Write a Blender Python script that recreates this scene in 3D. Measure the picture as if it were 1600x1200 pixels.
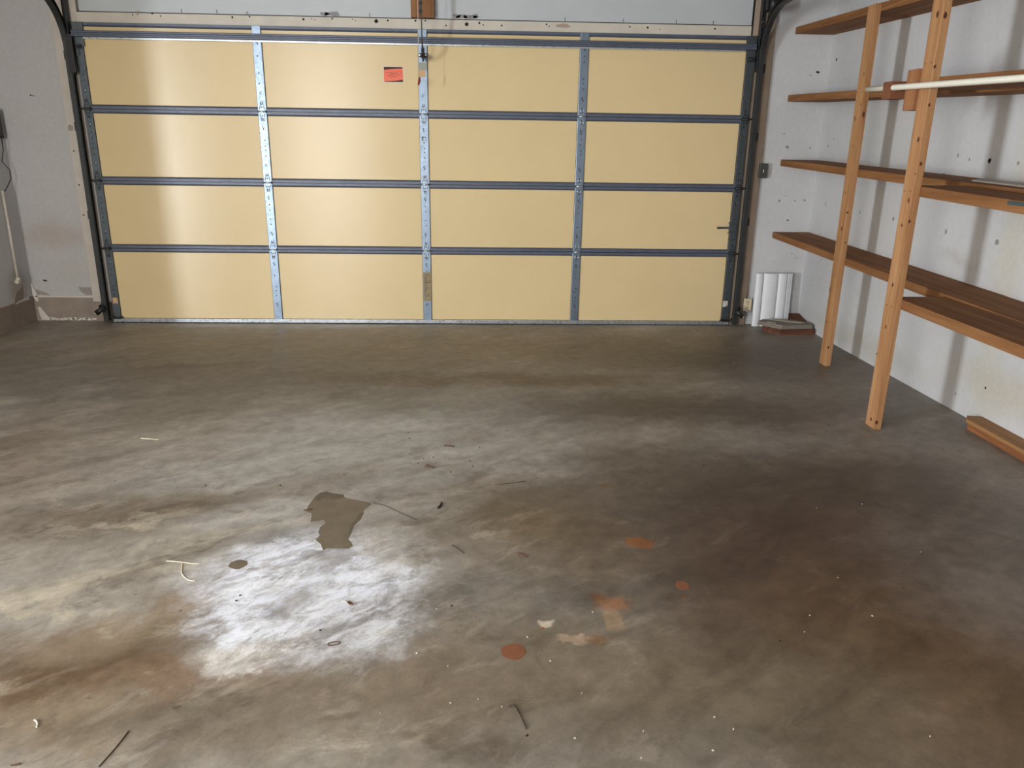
import bpy, bmesh, math, random
from mathutils import Vector, Matrix
random.seed(7)
S = bpy.context.scene
COL = S.collection
for o in list(bpy.data.objects): bpy.data.objects.remove(o, do_unlink=True)

# ------------------------------------------------------------------ camera
# world: x right, y into the picture (garage door face at y = 0), z up, metres
YAW, PIT, ROL = 0.0445, -0.3003, 0.0144
CPOS = Vector((0.4176, -5.9332, 1.338)); FPX = 1185.7
cy_, sy_, cp_, sp_ = math.cos(YAW), math.sin(YAW), math.cos(PIT), math.sin(PIT)
FW = Vector((sy_*cp_, cy_*cp_, sp_)); RT = Vector((cy_, -sy_, 0)); UP = RT.cross(FW)
R2 = RT*math.cos(ROL) + UP*math.sin(ROL); U2 = UP*math.cos(ROL) - RT*math.sin(ROL)
cam = bpy.data.cameras.new('camera'); co = bpy.data.objects.new('camera', cam); COL.objects.link(co)
co.matrix_world = Matrix(((R2.x, U2.x, -FW.x, CPOS.x), (R2.y, U2.y, -FW.y, CPOS.y), (R2.z, U2.z, -FW.z, CPOS.z), (0, 0, 0, 1)))
cam.sensor_width = 36; cam.lens = FPX/1600*36; cam.clip_start = 0.02
S.camera = co

# ------------------------------------------------------------------ light and exposure
S.view_settings.view_transform = 'Standard'; S.view_settings.look = 'None'
S.view_settings.gamma = 1; S.view_settings.use_curve_mapping = False
S.view_settings.exposure = 0.75
W = bpy.data.worlds.new('sky'); S.world = W; W.use_nodes = True
W.node_tree.nodes['Background'].inputs[0].default_value = (0.85, 0.9, 1, 1)
W.node_tree.nodes['Background'].inputs[1].default_value = 1.0

def area(name, loc, rot, sx, sy, power, col):
    l = bpy.data.lights.new(name, 'AREA'); l.shape = 'RECTANGLE'; l.size = sx; l.size_y = sy
    l.energy = power; l.color = col
    o = bpy.data.objects.new(name, l); COL.objects.link(o); o.location = loc; o.rotation_euler = rot
    return o
# daylight entering by the open side doorway in the added alcove, behind the camera to the left
area('doorway_daylight', (-4.37, -6.10, 1.05), (0, -math.pi/2, 0), 1.95, 0.62, 215, (0.88, 0.95, 1.0))
# added fill at the unseen back wall, set for the door's bright band
area('added_back_fill', (-2.35, -8.52, 1.40), (math.pi/2, 0, 0), 1.3, 1.5, 120, (1.0, 0.97, 0.93))

# ------------------------------------------------------------------ helpers
def srgb(r, g, b):
    f = lambda c: (c/255/12.92) if c/255 <= 0.04045 else ((c/255+0.055)/1.055)**2.4
    return (f(r), f(g), f(b), 1)
def onplane(px, py, ax, val):
    d = FW + R2*((px-800)/FPX) + U2*((600-py)/FPX)
    t = (val - CPOS[ax])/d[ax]
    return CPOS + d*t
def F(px, py):
    p = onplane(px, py, 2, 0.0); return (p.x, p.y)

def nm(name):
    m = bpy.data.materials.new(name); m.use_nodes = True
    nt = m.node_tree; b = nt.nodes['Principled BSDF']
    return m, nt, b
def N(nt, t, **k):
    n = nt.nodes.new(t)
    for a, v in k.items(): setattr(n, a, v)
    return n
def mixc(nt, fac, a, b, mode='MIX'):
    n = N(nt, 'ShaderNodeMix', data_type='RGBA', blend_type=mode)
    for i, v in ((0, fac), (6, a), (7, b)):
        if isinstance(v, (int, float, tuple)): n.inputs[i].default_value = v
        else: nt.links.new(v, n.inputs[i])
    return n.outputs[2]
def ramp(nt, fac, stops):
    n = N(nt, 'ShaderNodeValToRGB'); nt.links.new(fac, n.inputs[0]); e = n.color_ramp.elements
    while len(e) < len(stops): e.new(0.5)
    for i, (p, c) in enumerate(stops):
        e[i].position = p; e[i].color = c if isinstance(c, tuple) else (c, c, c, 1)
    return n.outputs[0]
def tex(nt, v, ang, sx, sy):
    m = N(nt, 'ShaderNodeMapping', vector_type='TEXTURE'); nt.links.new(v, m.inputs[0])
    m.inputs[2].default_value = (0, 0, math.radians(ang)); m.inputs[3].default_value = (sx, sy, 1); return m.outputs[0]
def noise(nt, vec, scale, detail=4, rough=0.55, dist=0.0, mapscale=None, rot=None, loc=None):
    if mapscale or rot or loc:
        m = N(nt, 'ShaderNodeMapping'); nt.links.new(vec, m.inputs[0])
        if mapscale: m.inputs[3].default_value = mapscale
        if rot: m.inputs[2].default_value = rot
        if loc: m.inputs[1].default_value = loc
        vec = m.outputs[0]
    n = N(nt, 'ShaderNodeTexNoise'); nt.links.new(vec, n.inputs['Vector'])
    n.inputs['Scale'].default_value = scale; n.inputs['Detail'].default_value = detail
    n.inputs['Roughness'].default_value = rough; n.inputs['Distortion'].default_value = dist
    return n.outputs[0]
def coords(nt): return N(nt, 'ShaderNodeTexCoord').outputs['Object']
def bump(nt, b, h, strength=0.2, dist=0.002):
    n = N(nt, 'ShaderNodeBump'); n.inputs['Strength'].default_value = strength; n.inputs['Distance'].default_value = dist
    nt.links.new(h, n.inputs['Height']); nt.links.new(n.outputs[0], b.inputs['Normal'])
def maprange(nt, v, a, b, c=0.0, d=1.0, smooth=False):
    n = N(nt, 'ShaderNodeMapRange'); n.clamp = True
    if smooth: n.interpolation_type = 'SMOOTHSTEP'
    nt.links.new(v, n.inputs[0])
    for i, q in zip((1, 2, 3, 4), (a, b, c, d)): n.inputs[i].default_value = q
    return n.outputs[0]
def mul(nt, a, b):
    n = N(nt, 'ShaderNodeMath', operation='MULTIPLY')
    for i, v in enumerate((a, b)):
        if isinstance(v, (int, float)): n.inputs[i].default_value = v
        else: nt.links.new(v, n.inputs[i])
    return n.outputs[0]

def plain(name, col, rough=0.6, metal=0.0, var=0.12, scale=30, spec=0.5, bstr=0.0):
    m, nt, b = nm(name); v = coords(nt)
    f = noise(nt, v, scale, 4)
    lo = tuple(c*(1-var) for c in col[:3])+(1,); hi = tuple(min(1, c*(1+var)) for c in col[:3])+(1,)
    nt.links.new(ramp(nt, f, [(0.3, lo), (0.7, hi)]), b.inputs['Base Color'])
    b.inputs['Roughness'].default_value = rough; b.inputs['Metallic'].default_value = metal
    b.inputs['Specular IOR Level'].default_value = spec
    if bstr: bump(nt, b, f, bstr)
    return m
def blobs(nt, P, base, lst):
    """lst: (cx, cy, rx, ry, angle deg, soft, colour, alpha) laid on plane coordinates carried by P (x,y used)"""
    cur = base
    for (cx, cy, rx, ry, an, soft, col, al) in lst:
        mp = N(nt, 'ShaderNodeMapping', vector_type='TEXTURE'); nt.links.new(P, mp.inputs[0])
        mp.inputs[1].default_value = (cx, cy, 0); mp.inputs[2].default_value = (0, 0, math.radians(an)); mp.inputs[3].default_value = (rx, ry, 1)
        ln = N(nt, 'ShaderNodeVectorMath', operation='LENGTH'); nt.links.new(mp.outputs[0], ln.inputs[0])
        k = maprange(nt, ln.outputs['Value'], 1+soft, max(0.0, 1-soft), 0, al, True)
        cur = mixc(nt, k, cur, col)
    return cur
def distort(nt, v, scale, amp, detail=5, mask=(1, 1, 0)):
    n = N(nt, 'ShaderNodeTexNoise'); nt.links.new(v, n.inputs['Vector']); n.inputs['Scale'].default_value = scale
    n.inputs['Detail'].default_value = detail; n.inputs['Roughness'].default_value = 0.62
    s = N(nt, 'ShaderNodeVectorMath', operation='SUBTRACT'); nt.links.new(n.outputs['Color'], s.inputs[0]); s.inputs[1].default_value = (.5, .5, .5)
    q = N(nt, 'ShaderNodeVectorMath', operation='MULTIPLY'); nt.links.new(s.outputs[0], q.inputs[0]); q.inputs[1].default_value = (amp*mask[0], amp*mask[1], amp*mask[2])
    a = N(nt, 'ShaderNodeVectorMath', operation='ADD'); nt.links.new(v, a.inputs[0]); nt.links.new(q.outputs[0], a.inputs[1])
    return a.outputs[0]
def flat2(nt, v, order):
    """pick two coordinates into x,y and zero z"""
    s = N(nt, 'ShaderNodeSeparateXYZ'); nt.links.new(v, s.inputs[0])
    c = N(nt, 'ShaderNodeCombineXYZ')
    nt.links.new(s.outputs[order[0]], c.inputs[0]); nt.links.new(s.outputs[order[1]], c.inputs[1])
    return c.outputs[0]

# ------------------------------------------------------------------ mesh builder
class MB:
    def __init__(s): s.bm = bmesh.new(); s.mi = 0
    def _f(s, vs):
        try:
            f = s.bm.faces.new(vs); f.material_index = s.mi; return f
        except ValueError: return None
    def hexa(s, p, bev=0.0):
        v = [s.bm.verts.new(q) for q in p]
        fs = [s._f([v[i] for i in q]) for q in ((0, 3, 2, 1), (4, 5, 6, 7), (0, 1, 5, 4), (1, 2, 6, 5), (2, 3, 7, 6), (3, 0, 4, 7))]
        if bev > 0:
            es = list({e for f in fs for e in f.edges})
            r = bmesh.ops.bevel(s.bm, geom=es, offset=bev, segments=2, affect='EDGES', profile=0.5)
            for f in r['faces']: f.material_index = s.mi
        return s
    def box(s, a, b, bev=0.0):
        x0, y0, z0 = (min(a[i], b[i]) for i in range(3)); x1, y1, z1 = (max(a[i], b[i]) for i in range(3))
        return s.hexa([(x0, y0, z0), (x1, y0, z0), (x1, y1, z0), (x0, y1, z0), (x0, y0, z1), (x1, y0, z1), (x1, y1, z1), (x0, y1, z1)], bev)
    def prism(s, pts, axis, a, b):
        """pts: 2-D outline; axis: extrusion axis; a,b extents"""
        def P(u, w, t):
            return {0: (t, u, w), 1: (u, t, w), 2: (u, w, t)}[axis]
        v0 = [s.bm.verts.new(P(u, w, a)) for u, w in pts]; v1 = [s.bm.verts.new(P(u, w, b)) for u, w in pts]
        n = len(pts)
        s._f(v0[::-1]); s._f(v1)
        for i in range(n): s._f([v0[i], v0[(i+1) % n], v1[(i+1) % n], v1[i]])
        return s
    def tube(s, path, r, n=10, caps=True):
        path = [Vector(p) for p in path]; rings = []
        rr = r if isinstance(r, (list, tuple)) else [r]*len(path)
        prev = None
        for i, p in enumerate(path):
            t = ((path[min(i+1, len(path)-1)] - path[max(i-1, 0)])).normalized()
            if prev is None:
                a = Vector((0, 0, 1)) if abs(t.z) < 0.9 else Vector((1, 0, 0)); u = t.cross(a).normalized()
            else: u = (prev - t*prev.dot(t)).normalized()
            prev = u; w = t.cross(u)
            rings.append([s.bm.verts.new(p + (u*math.cos(2*math.pi*k/n) + w*math.sin(2*math.pi*k/n))*rr[i]) for k in range(n)])
        for a, b in zip(rings, rings[1:]):
            for k in range(n):
                f = s._f([a[k], a[(k+1) % n], b[(k+1) % n], b[k]])
                if f: f.smooth = True
        if caps: s._f(rings[0][::-1]); s._f(rings[-1])
        return s
    def cyl(s, a, b, r, n=16): return s.tube([a, b], r, n)
    def blob(s, c, rx, rz, axis, th=0.002, n=10, jag=0.25, rot=0.0):
        """small flat irregular spot standing th proud of a wall (axis = wall normal axis; th signed)"""
        pts = []
        for k in range(n):
            a = 2*math.pi*k/n; q = 1 + random.uniform(-jag, jag)
            u, w = rx*q*math.cos(a), rz*q*math.sin(a)
            pts.append((u*math.cos(rot)-w*math.sin(rot), u*math.sin(rot)+w*math.cos(rot)))
        o = [c[i] for i in range(3) if i != axis]
        return s.prism([(o[0]+u, o[1]+w) for u, w in pts], axis, c[axis], c[axis]+th)
    def sweep(s, path, prof, frames):
        """prof open/closed 2-D profile; frames: list of (u,w) vectors for each path point"""
        rings = [[s.bm.verts.new(Vector(p) + u*a + w*b) for a, b in prof] for p, (u, w) in zip(path, frames)]
        n = len(prof)
        for a, b in zip(rings, rings[1:]):
            for k in range(n): s._f([a[k], a[(k+1) % n], b[(k+1) % n], b[k]])
        s._f(rings[0][::-1]); s._f(rings[-1])
        return s
    def build(s, name, mats, parent=None, world=True):
        bmesh.ops.recalc_face_normals(s.bm, faces=s.bm.faces)
        me = bpy.data.meshes.new(name); s.bm.to_mesh(me); s.bm.free()
        for m in (mats if isinstance(mats, (list, tuple)) else [mats]): me.materials.append(m)
        o = bpy.data.objects.new(name, me); COL.objects.link(o)
        if parent:
            o.parent = parent
            # children are modelled in world coordinates; bring them into the parent's frame
            q = parent; off = Vector((0, 0, 0))
            while q: off += q.location; q = q.parent
            me.transform(Matrix.Translation(-off))
        return o
def tag(o, label=None, cat=None, group=None, kind=None):
    if label: o['label'] = label
    if cat: o['category'] = cat
    if group: o['group'] = group
    if kind: o['kind'] = kind
    return o
def empty(name, loc, label, cat, group=None, kind=None):
    o = bpy.data.objects.new(name, None); COL.objects.link(o); o.location = loc; o.empty_display_size = 0.1
    return tag(o, label, cat, group, kind)
def struct(o, label=None, cat=None): return tag(o, label, cat, None, 'structure')

XL, XR, YF, YB, ZC = -3.058, 3.016, 0.055, -8.4, 2.47
XA = -4.3   # outer wall of the unseen alcove added off the left of the garage

# ------------------------------------------------------------------ materials
def floor_material():
    m, nt, b = nm('stained_concrete'); v = coords(nt)
    P = distort(nt, distort(nt, v, 1.6, 0.7, 8), 7.0, 0.34, 6)
    big = noise(nt, v, 0.9, 6, 0.6, 0.6)
    base = ramp(nt, big, [(0.25, srgb(120, 111, 99)), (0.5, srgb(145, 137, 126)), (0.75, srgb(162, 155, 146))])
    C = lambda r, g, bb: srgb(r, g, bb)
    def B(px, py, rx, ry, an, soft, col, al):
        x, y = F(px, py); return (x, y, rx, ry, an, soft, col, al)
    L = [
        B(800, 545, 3.4, .45, 0, .9, C(128, 113, 90), .75),
        B(300, 590, 1.3, .55, 0, .9, C(100, 90, 78), .75),
        B(1230, 560, 1.0, .5, 0, .9, C(84, 75, 66), .85),
        B(560, 590, .7, .12, 0, .8, C(104, 90, 72), .6),
        B(860, 592, .75, .13, 0, .8, C(104, 84, 62), .7),
        B(300, 572, .3, .05, 0, .8, C(92, 74, 58), .6),
        B(860, 640, .75, .17, 0, .9, C(92, 86, 78), .75),
        B(1130, 640, .9, .28, 0, .9, C(86, 74, 61), .8),
        B(100, 720, .8, .6, 0, .9, C(118, 104, 88), .8),
        B(560, 690, .85, .5, 10, .9, C(178, 174, 167), .75),
        B(470, 760, .55, .25, 0, .9, C(170, 166, 160), .6),
        B(640, 640, .3, .12, 0, .9, C(128, 128, 116), .5),
        B(1400, 600, .5, .9, 0, .8, C(124, 115, 106), .7),
        B(1480, 720, .45, .7, 0, .8, C(134, 124, 115), .75),
        B(1180, 820, .75, .5, 0, .9, C(72, 61, 52), .85),
        B(1300, 850, .7, .55, 20, .9, C(80, 61, 48), .85),
        B(1350, 960, .6, .45, 0, .9, C(86, 67, 51), .85),
        B(1500, 1100, .6, .45, 0, .9, C(104, 80, 56), .85),
        B(1540, 880, .3, .35, 0, .9, C(124, 114, 105), .75),
        B(1180, 740, .7, .3, 0, .9, C(86, 73, 59), .8),
        B(1150, 1100, .5, .3, 0, .9, C(100, 90, 74), .75),
        B(820, 830, .28, .26, 0, .9, C(112, 92, 66), .75),
        B(780, 770, .4, .12, 0, .9, C(110, 96, 80), .6),
        B(250, 800, .75, .14, 24, .9, C(112, 98, 80), .75),
        B(330, 850, .45, .05, 26, .8, C(188, 178, 160), .55),
        B(180, 830, .26, .035, 26, .8, C(196, 184, 164), .55),
        B(120, 920, .34, .035, 22, .8, C(190, 176, 152), .5),
        B(90, 990, .4, .1, 20, .9, C(122, 100, 78), .8),
        B(150, 1030, .28, .09, 20, .9, C(96, 70, 44), .85),
        B(60, 1060, .24, .07, 25, .9, C(92, 68, 44), .7),
        B(240, 1050, .16, .06, 20, .9, C(92, 72, 48), .75),
        B(330, 1060, .22, .07, 0, .9, C(120, 86, 64), .65),
        B(100, 1120, .3, .14, 0, .9, C(118, 98, 72), .75),
        B(300, 970, .3, .1, 15, .9, C(122, 104, 80), .7),
        B(600, 1090, .34, .12, 0, .9, C(110, 88, 70), .7),
        B(660, 960, .3, .1, 15, .9, C(112, 104, 96), .7),
        B(380, 1110, .3, .1, 0, .9, C(120, 108, 92), .65),
        B(700, 1150, .5, .2, 0, .9, C(126, 114, 98), .6),
        B(900, 1060, .5, .2, 0, .9, C(122, 106, 86), .6),
    ]
    cur = blobs(nt, P, base, L)
    # irregular blue-white patches round the peeled coating
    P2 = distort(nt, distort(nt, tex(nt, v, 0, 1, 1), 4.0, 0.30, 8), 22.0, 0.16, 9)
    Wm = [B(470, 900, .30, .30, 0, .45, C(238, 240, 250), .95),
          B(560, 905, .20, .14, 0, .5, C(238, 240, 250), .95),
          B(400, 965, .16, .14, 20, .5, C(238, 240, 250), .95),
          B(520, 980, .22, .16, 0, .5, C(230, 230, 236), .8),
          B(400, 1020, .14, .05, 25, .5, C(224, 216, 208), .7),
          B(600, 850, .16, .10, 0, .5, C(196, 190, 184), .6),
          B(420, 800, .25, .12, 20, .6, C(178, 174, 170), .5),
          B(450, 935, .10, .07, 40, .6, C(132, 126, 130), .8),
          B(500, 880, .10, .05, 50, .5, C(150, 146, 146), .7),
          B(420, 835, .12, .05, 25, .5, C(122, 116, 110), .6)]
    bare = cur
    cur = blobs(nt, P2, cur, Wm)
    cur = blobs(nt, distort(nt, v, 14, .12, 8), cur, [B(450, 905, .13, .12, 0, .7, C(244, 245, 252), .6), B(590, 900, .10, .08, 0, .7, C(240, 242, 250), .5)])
    br = noise(nt, tex(nt, v, 42, 1.1, .55), 13.0, 10, 0.78, 0.6)
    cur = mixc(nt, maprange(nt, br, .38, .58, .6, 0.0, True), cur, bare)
    # clotted stain patches, strongest in the worn half of the floor nearest the camera
    sx = N(nt, 'ShaderNodeSeparateXYZ'); nt.links.new(v, sx.inputs[0])
    near = mul(nt, maprange(nt, sx.outputs[1], -2.0, -3.3, .25, 1.0), maprange(nt, sx.outputs[0], 1.3, .3, .22, 1.0))
    nd = noise(nt, tex(nt, v, 36, 1.5, .9), 5.5, 10, .68, .8)
    cur = mixc(nt, mul(nt, maprange(nt, nd, .53, .62, 0, .42, True), near), cur, C(92, 76, 60))
    nl = noise(nt, tex(nt, v, 30, 1.7, .8), 6.5, 10, .7, .5, loc=(3, 7, 0))
    cur = mixc(nt, mul(nt, maprange(nt, nl, .54, .66, 0, .30, True), near), cur, C(190, 178, 160))
    ng = noise(nt, v, 34, 8, .75)
    cur = mixc(nt, mul(nt, maprange(nt, ng, .58, .68, 0, .35, True), near), cur, C(96, 84, 70))
    # small rust and old-spill spots with their own edge
    P3 = distort(nt, v, 24.0, 0.10, 6)
    Sp = [B(1000, 848, .048, .045, 0, .22, C(138, 84, 46), .85),
          B(955, 942, .050, .040, 0, .5, C(160, 112, 76), .75),
          B(935, 934, .022, .018, 0, .4, C(140, 90, 50), .8),
          B(958, 968, .030, .05, 0, .5, C(170, 140, 108), .6),
          B(855, 974, .022, .017, 0, .3, C(206, 192, 172), .9),
          B(847, 980, .012, .014, 0, .4, C(150, 96, 60), .7),
          B(898, 999, .046, .026, 0, .25, C(176, 150, 126), .8),
          B(936, 1000, .032, .02, 0, .5, C(132, 96, 64), .7),
          B(945, 757, .035, .018, 0, .4, C(112, 80, 48), .7),
          B(668, 728, .012, .012, 0, .3, C(110, 82, 50), .7),
          B(540, 740, .01, .01, 0, .3, C(80, 60, 44), .6),
          B(730, 904, .03, .02, 0, .5, C(104, 98, 88), .5),
          B(590, 844, .02, .02, 0, .3, C(176, 160, 140), .4),
          B(720, 925, .03, .03, 0, .6, C(100, 94, 84), .4),
          B(278, 1107, .01, .012, 0, .4, C(80, 70, 56), .7),
          B(760, 770, .08, .006, 8, .4, C(96, 86, 74), .6)]
    cur = blobs(nt, P3, cur, Sp)
    # trowel and tyre mottling, fine speckle
    st = noise(nt, tex(nt, v, 38, 2.0, .75), 4.0, 9, 0.66, 0.5)
    cur = mixc(nt, 0.62, cur, ramp(nt, st, [(0.28, (.22, .20, .18, 1)), (0.5, (.5, .5, .5, 1)), (0.74, (.80, .80, .80, 1))]), 'OVERLAY')
    md = noise(nt, v, 14, 9, 0.72)
    cur = mixc(nt, 0.6, cur, ramp(nt, md, [(0.3, .3), (0.5, .5), (0.7, .68)]), 'OVERLAY')
    fn = noise(nt, v, 120, 4, 0.7)
    cur = mixc(nt, 0.28, cur, ramp(nt, fn, [(0.3, .36), (0.5, .5), (0.7, .64)]), 'OVERLAY')
    vo = N(nt, 'ShaderNodeTexVoronoi'); nt.links.new(v, vo.inputs['Vector']); vo.inputs['Scale'].default_value = 11
    gate = maprange(nt, noise(nt, v, 2.2, 3), .5, .62)
    pit = maprange(nt, vo.outputs['Distance'], .07, .04)
    cur = mixc(nt, mul(nt, mul(nt, pit, gate), .75), cur, C(66, 54, 44))
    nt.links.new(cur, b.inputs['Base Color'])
    nt.links.new(maprange(nt, st, .3, .7, .42, .62), b.inputs['Roughness'])
    b.inputs['Specular IOR Level'].default_value = .42
    bump(nt, b, md, .25, .004)
    return m

def wall_material(name, order, spots, warm=0.0, seed=0):
    m, nt, b = nm(name); v = coords(nt); P0 = flat2(nt, v, order)
    P = distort(nt, P0, 4.0, .16, 6)
    n1 = noise(nt, v, 1.1, 5, .6, loc=(seed, 0, 0))
    base = ramp(nt, n1, [(0.3, srgb(194, 193, 193)), (0.7, srgb(206, 205, 206))])
    cur = blobs(nt, P, base, spots)
    f = noise(nt, v, 40, 5)
    cur = mixc(nt, .12, cur, ramp(nt, f, [(0.3, .3), (0.7, .7)]), 'OVERLAY')
    nt.links.new(cur, b.inputs['Base Color']); b.inputs['Roughness'].default_value = .75
    b.inputs['Specular IOR Level'].default_value = .3
    bump(nt, b, f, .25, .003)
    return m

def wood(name, axis, cols, rough=.6, scale=1.0, knots=True):
    m, nt, b = nm(name); v = coords(nt)
    ms = [14*scale, 14*scale, 14*scale]; ms[axis] = .8*scale
    g = noise(nt, v, 1.6, 6, .6, .8, mapscale=tuple(ms))
    ms2 = [60*scale]*3; ms2[axis] = 1.6*scale
    g2 = noise(nt, v, 2.2, 3, .6, 0, mapscale=tuple(ms2))
    cur = ramp(nt, g, [(0.28, cols[0]), (0.5, cols[1]), (0.72, cols[2])])
    cur = mixc(nt, .35, cur, ramp(nt, g2, [(0.3, .32), (0.7, .62)]), 'OVERLAY')
    if knots:
        vo = N(nt, 'ShaderNodeTexVoronoi'); mp = N(nt, 'ShaderNodeMapping'); nt.links.new(v, mp.inputs[0])
        k = [9, 9, 9]; k[axis] = 3.6; mp.inputs[3].default_value = tuple(k); mp.inputs[1].default_value = (.31, .17, .07)
        nt.links.new(mp.outputs[0], vo.inputs['Vector']); vo.inputs['Scale'].default_value = 1.0
        cur = mixc(nt, maprange(nt, vo.outputs['Distance'], .17, .08, 0, .8, True), cur, srgb(88, 46, 24))
    nt.links.new(cur, b.inputs['Base Color']); b.inputs['Roughness'].default_value = rough
    b.inputs['Specular IOR Level'].default_value = .2
    bump(nt, b, g2, .15, .001)
    return m

M = {}
M['floor'] = floor_material()
M['patch'] = plain('bare_worn_concrete', srgb(114, 101, 83), .55, var=.16, scale=14, bstr=.1)
M['patch_edge'] = plain('dark_coating_edge', srgb(98, 86, 72), .6)
M['rust_spot'] = plain('rust_brown_paint_spot', srgb(132, 82, 56), .5, var=.1, scale=40)
M['wall_right'] = wall_material('right_wall_paint', (1, 2), [
    (-2.30, .95, .10, .95, 0, .8, srgb(196, 190, 172), .5), (-2.6, .22, .5, .10, 0, .8, srgb(186, 174, 150), .5),
    (-1.9, .8, .16, .03, 4, .9, srgb(180, 177, 174), .5), (-.9, .12, .7, .07, 0, .9, srgb(178, 172, 160), .5),
    (-.2, .35, .2, .25, 0, .9, srgb(178, 176, 176), .5), (-1.5, 1.9, .5, .4, 0, .9, srgb(200, 200, 204), .5)], seed=3)
M['wall_front'] = wall_material('front_wall_paint', (0, 2), [
    (-2.9, 1.2, .55, 2.2, 0, .3, srgb(176, 173, 170), .75),
    (-2.82, .66, .22, .09, 0, .9, srgb(166, 148, 132), .5), (-2.72, .42, .10, .09, 0, .9, srgb(176, 168, 158), .4),
    (2.9, .48, .1, .1, 0, .9, srgb(172, 170, 168), .4), (-.47, 2.235, .05, .03, 0, .7, srgb(130, 134, 130), .6),
    (.30, 2.235, .10, .018, 0, .6, srgb(120, 120, 112), .6)], seed=9)
M['wall_left'] = wall_material('left_wall_paint', (1, 2), [(-.1, .3, .12, .12, 0, .6, srgb(150, 136, 124), .6)], seed=5)
M['bare_block'] = plain('bare_grey_block', srgb(146, 132, 120), .85, var=.14, scale=9, bstr=.4)
M['peel'] = plain('peeled_plaster', srgb(150, 140, 132), .85, var=.08)
M['plaster_line'] = plain('pale_plaster_ridge', srgb(206, 198, 188), .85, var=.06)
M['trim'] = plain('cream_painted_timber', srgb(192, 182, 170), .6, var=.07, scale=7, bstr=.1)
M['trim_brown'] = plain('brown_grey_timber', srgb(160, 142, 124), .7, var=.1, scale=6)
M['header'] = plain('header_board_paint', srgb(198, 190, 176), .6, var=.08, scale=5)
M['drywall'] = plain('header_panel_paint', srgb(186, 190, 192), .5, var=.05, scale=2)
M['ceiling'] = plain('ceiling_paint', srgb(200, 198, 194), .8, var=.04, scale=3)
M['gap_and_shade'] = plain('gap_and_shade', srgb(64, 50, 44), .8)
M['hole'] = plain('dark_hole', srgb(26, 24, 24), .9)
M['spackle'] = plain('grey_filler', srgb(142, 138, 138), .8, var=.15, scale=200)
M['ivory'] = plain('foam_panel_skin', srgb(220, 196, 150), .36, var=.025, scale=2.2, spec=.5)
def aniso(m, a, rot, rough):
    nt = m.node_tree; b = nt.nodes['Principled BSDF']
    t = N(nt, 'ShaderNodeTangent', direction_type='RADIAL', axis='Z'); nt.links.new(t.outputs[0], b.inputs['Tangent'])
    b.inputs['Anisotropic'].default_value = a; b.inputs['Anisotropic Rotation'].default_value = rot
    if not b.inputs['Roughness'].links: b.inputs['Roughness'].default_value = rough
aniso(M['ivory'], .8, .25, .30)
def steel(name, col, rough, metal, var=.1, sc=18, spangle=0.0):
    m, nt, b = nm(name); v = coords(nt)
    f = noise(nt, v, sc, 5)
    lo = tuple(c*(1-var) for c in col[:3])+(1,); hi = tuple(min(1, c*(1+var)) for c in col[:3])+(1,)
    nt.links.new(ramp(nt, f, [(0.3, lo), (0.7, hi)]), b.inputs['Base Color'])
    nt.links.new(maprange(nt, noise(nt, v, sc*3, 3), .3, .7, rough-.06, rough+.08), b.inputs['Roughness'])
    b.inputs['Metallic'].default_value = metal
    return m
M['galv'] = steel('galvanised_steel', srgb(132, 146, 162), .40, 1.0)
M['galv_dull'] = steel('dull_galvanised_steel', srgb(92, 98, 102), .5, .85)
M['rail'] = steel('grey_painted_steel_rail', srgb(88, 94, 108), .42, .25)
M['track'] = steel('dark_track_steel', srgb(64, 66, 66), .42, .6)
M['black'] = plain('black_steel', srgb(28, 27, 28), .45)
M['alu'] = steel('mill_aluminium', srgb(196, 202, 208), .3, .85)
M['rubber'] = plain('black_rubber', srgb(24, 23, 22), .7)
M['orange'] = plain('orange_sticker', srgb(238, 104, 70), .45, var=.05)
M['ink'] = plain('dark_print', srgb(40, 22, 18), .6)
M['paper'] = plain('white_paper_label', srgb(214, 208, 196), .6, var=.05)
M['paper_tan'] = plain('tan_paper_label', srgb(206, 166, 120), .7, var=.06)
M['tape'] = plain('grey_green_tape', srgb(158, 160, 148), .8, var=.1, scale=120)
M['brown_label'] = plain('weathered_brown_label', srgb(146, 130, 100), .7, var=.2, scale=60)
M['red'] = plain('faded_red_plastic', srgb(140, 48, 40), .5)
M['cord'] = plain('off_white_cord', srgb(206, 196, 182), .8)
M['pvc'] = plain('white_pvc', srgb(232, 228, 214), .35, var=.02)
PINE = [srgb(144, 97, 62), srgb(173, 128, 88), srgb(190, 147, 106)]
SHF = [srgb(112, 73, 44), srgb(135, 92, 57), srgb(152, 110, 71)]
M['post'] = wood('pine_post_wood', 2, PINE, knots=False)
M['shelf'] = wood('brown_shelf_wood', 1, SHF, knots=False, rough=.75)
M['shelf_red'] = wood('red_brown_shelf_wood', 1, [srgb(116, 72, 45), srgb(142, 92, 58), srgb(160, 110, 72)], knots=False)
M['block'] = wood('red_brown_block_wood', 0, [srgb(100, 62, 42), srgb(120, 76, 54), srgb(134, 88, 62)], knots=False)
M['cleat'] = wood('cleat_wood', 2, [srgb(124, 80, 52), srgb(148, 100, 68), srgb(162, 114, 78)], knots=False)
M['header_wood'] = wood('dark_brown_header_block_wood', 2, [srgb(110, 72, 44), srgb(136, 94, 62), srgb(150, 108, 72)], knots=False)
M['redwood'] = wood('old_red_timber', 0, [srgb(74, 46, 36), srgb(96, 60, 46), srgb(110, 72, 56)], knots=False)
M['plinth'] = wood('plinth_wood', 1, [srgb(140, 98, 62), srgb(160, 118, 78), srgb(172, 130, 88)], knots=False)
M['white_panel'] = plain('white_vinyl', srgb(222, 222, 224), .4, var=.03, scale=6)
M['panel_dirt'] = plain('grey_cardboard', srgb(136, 128, 120), .8, var=.08)
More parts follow.
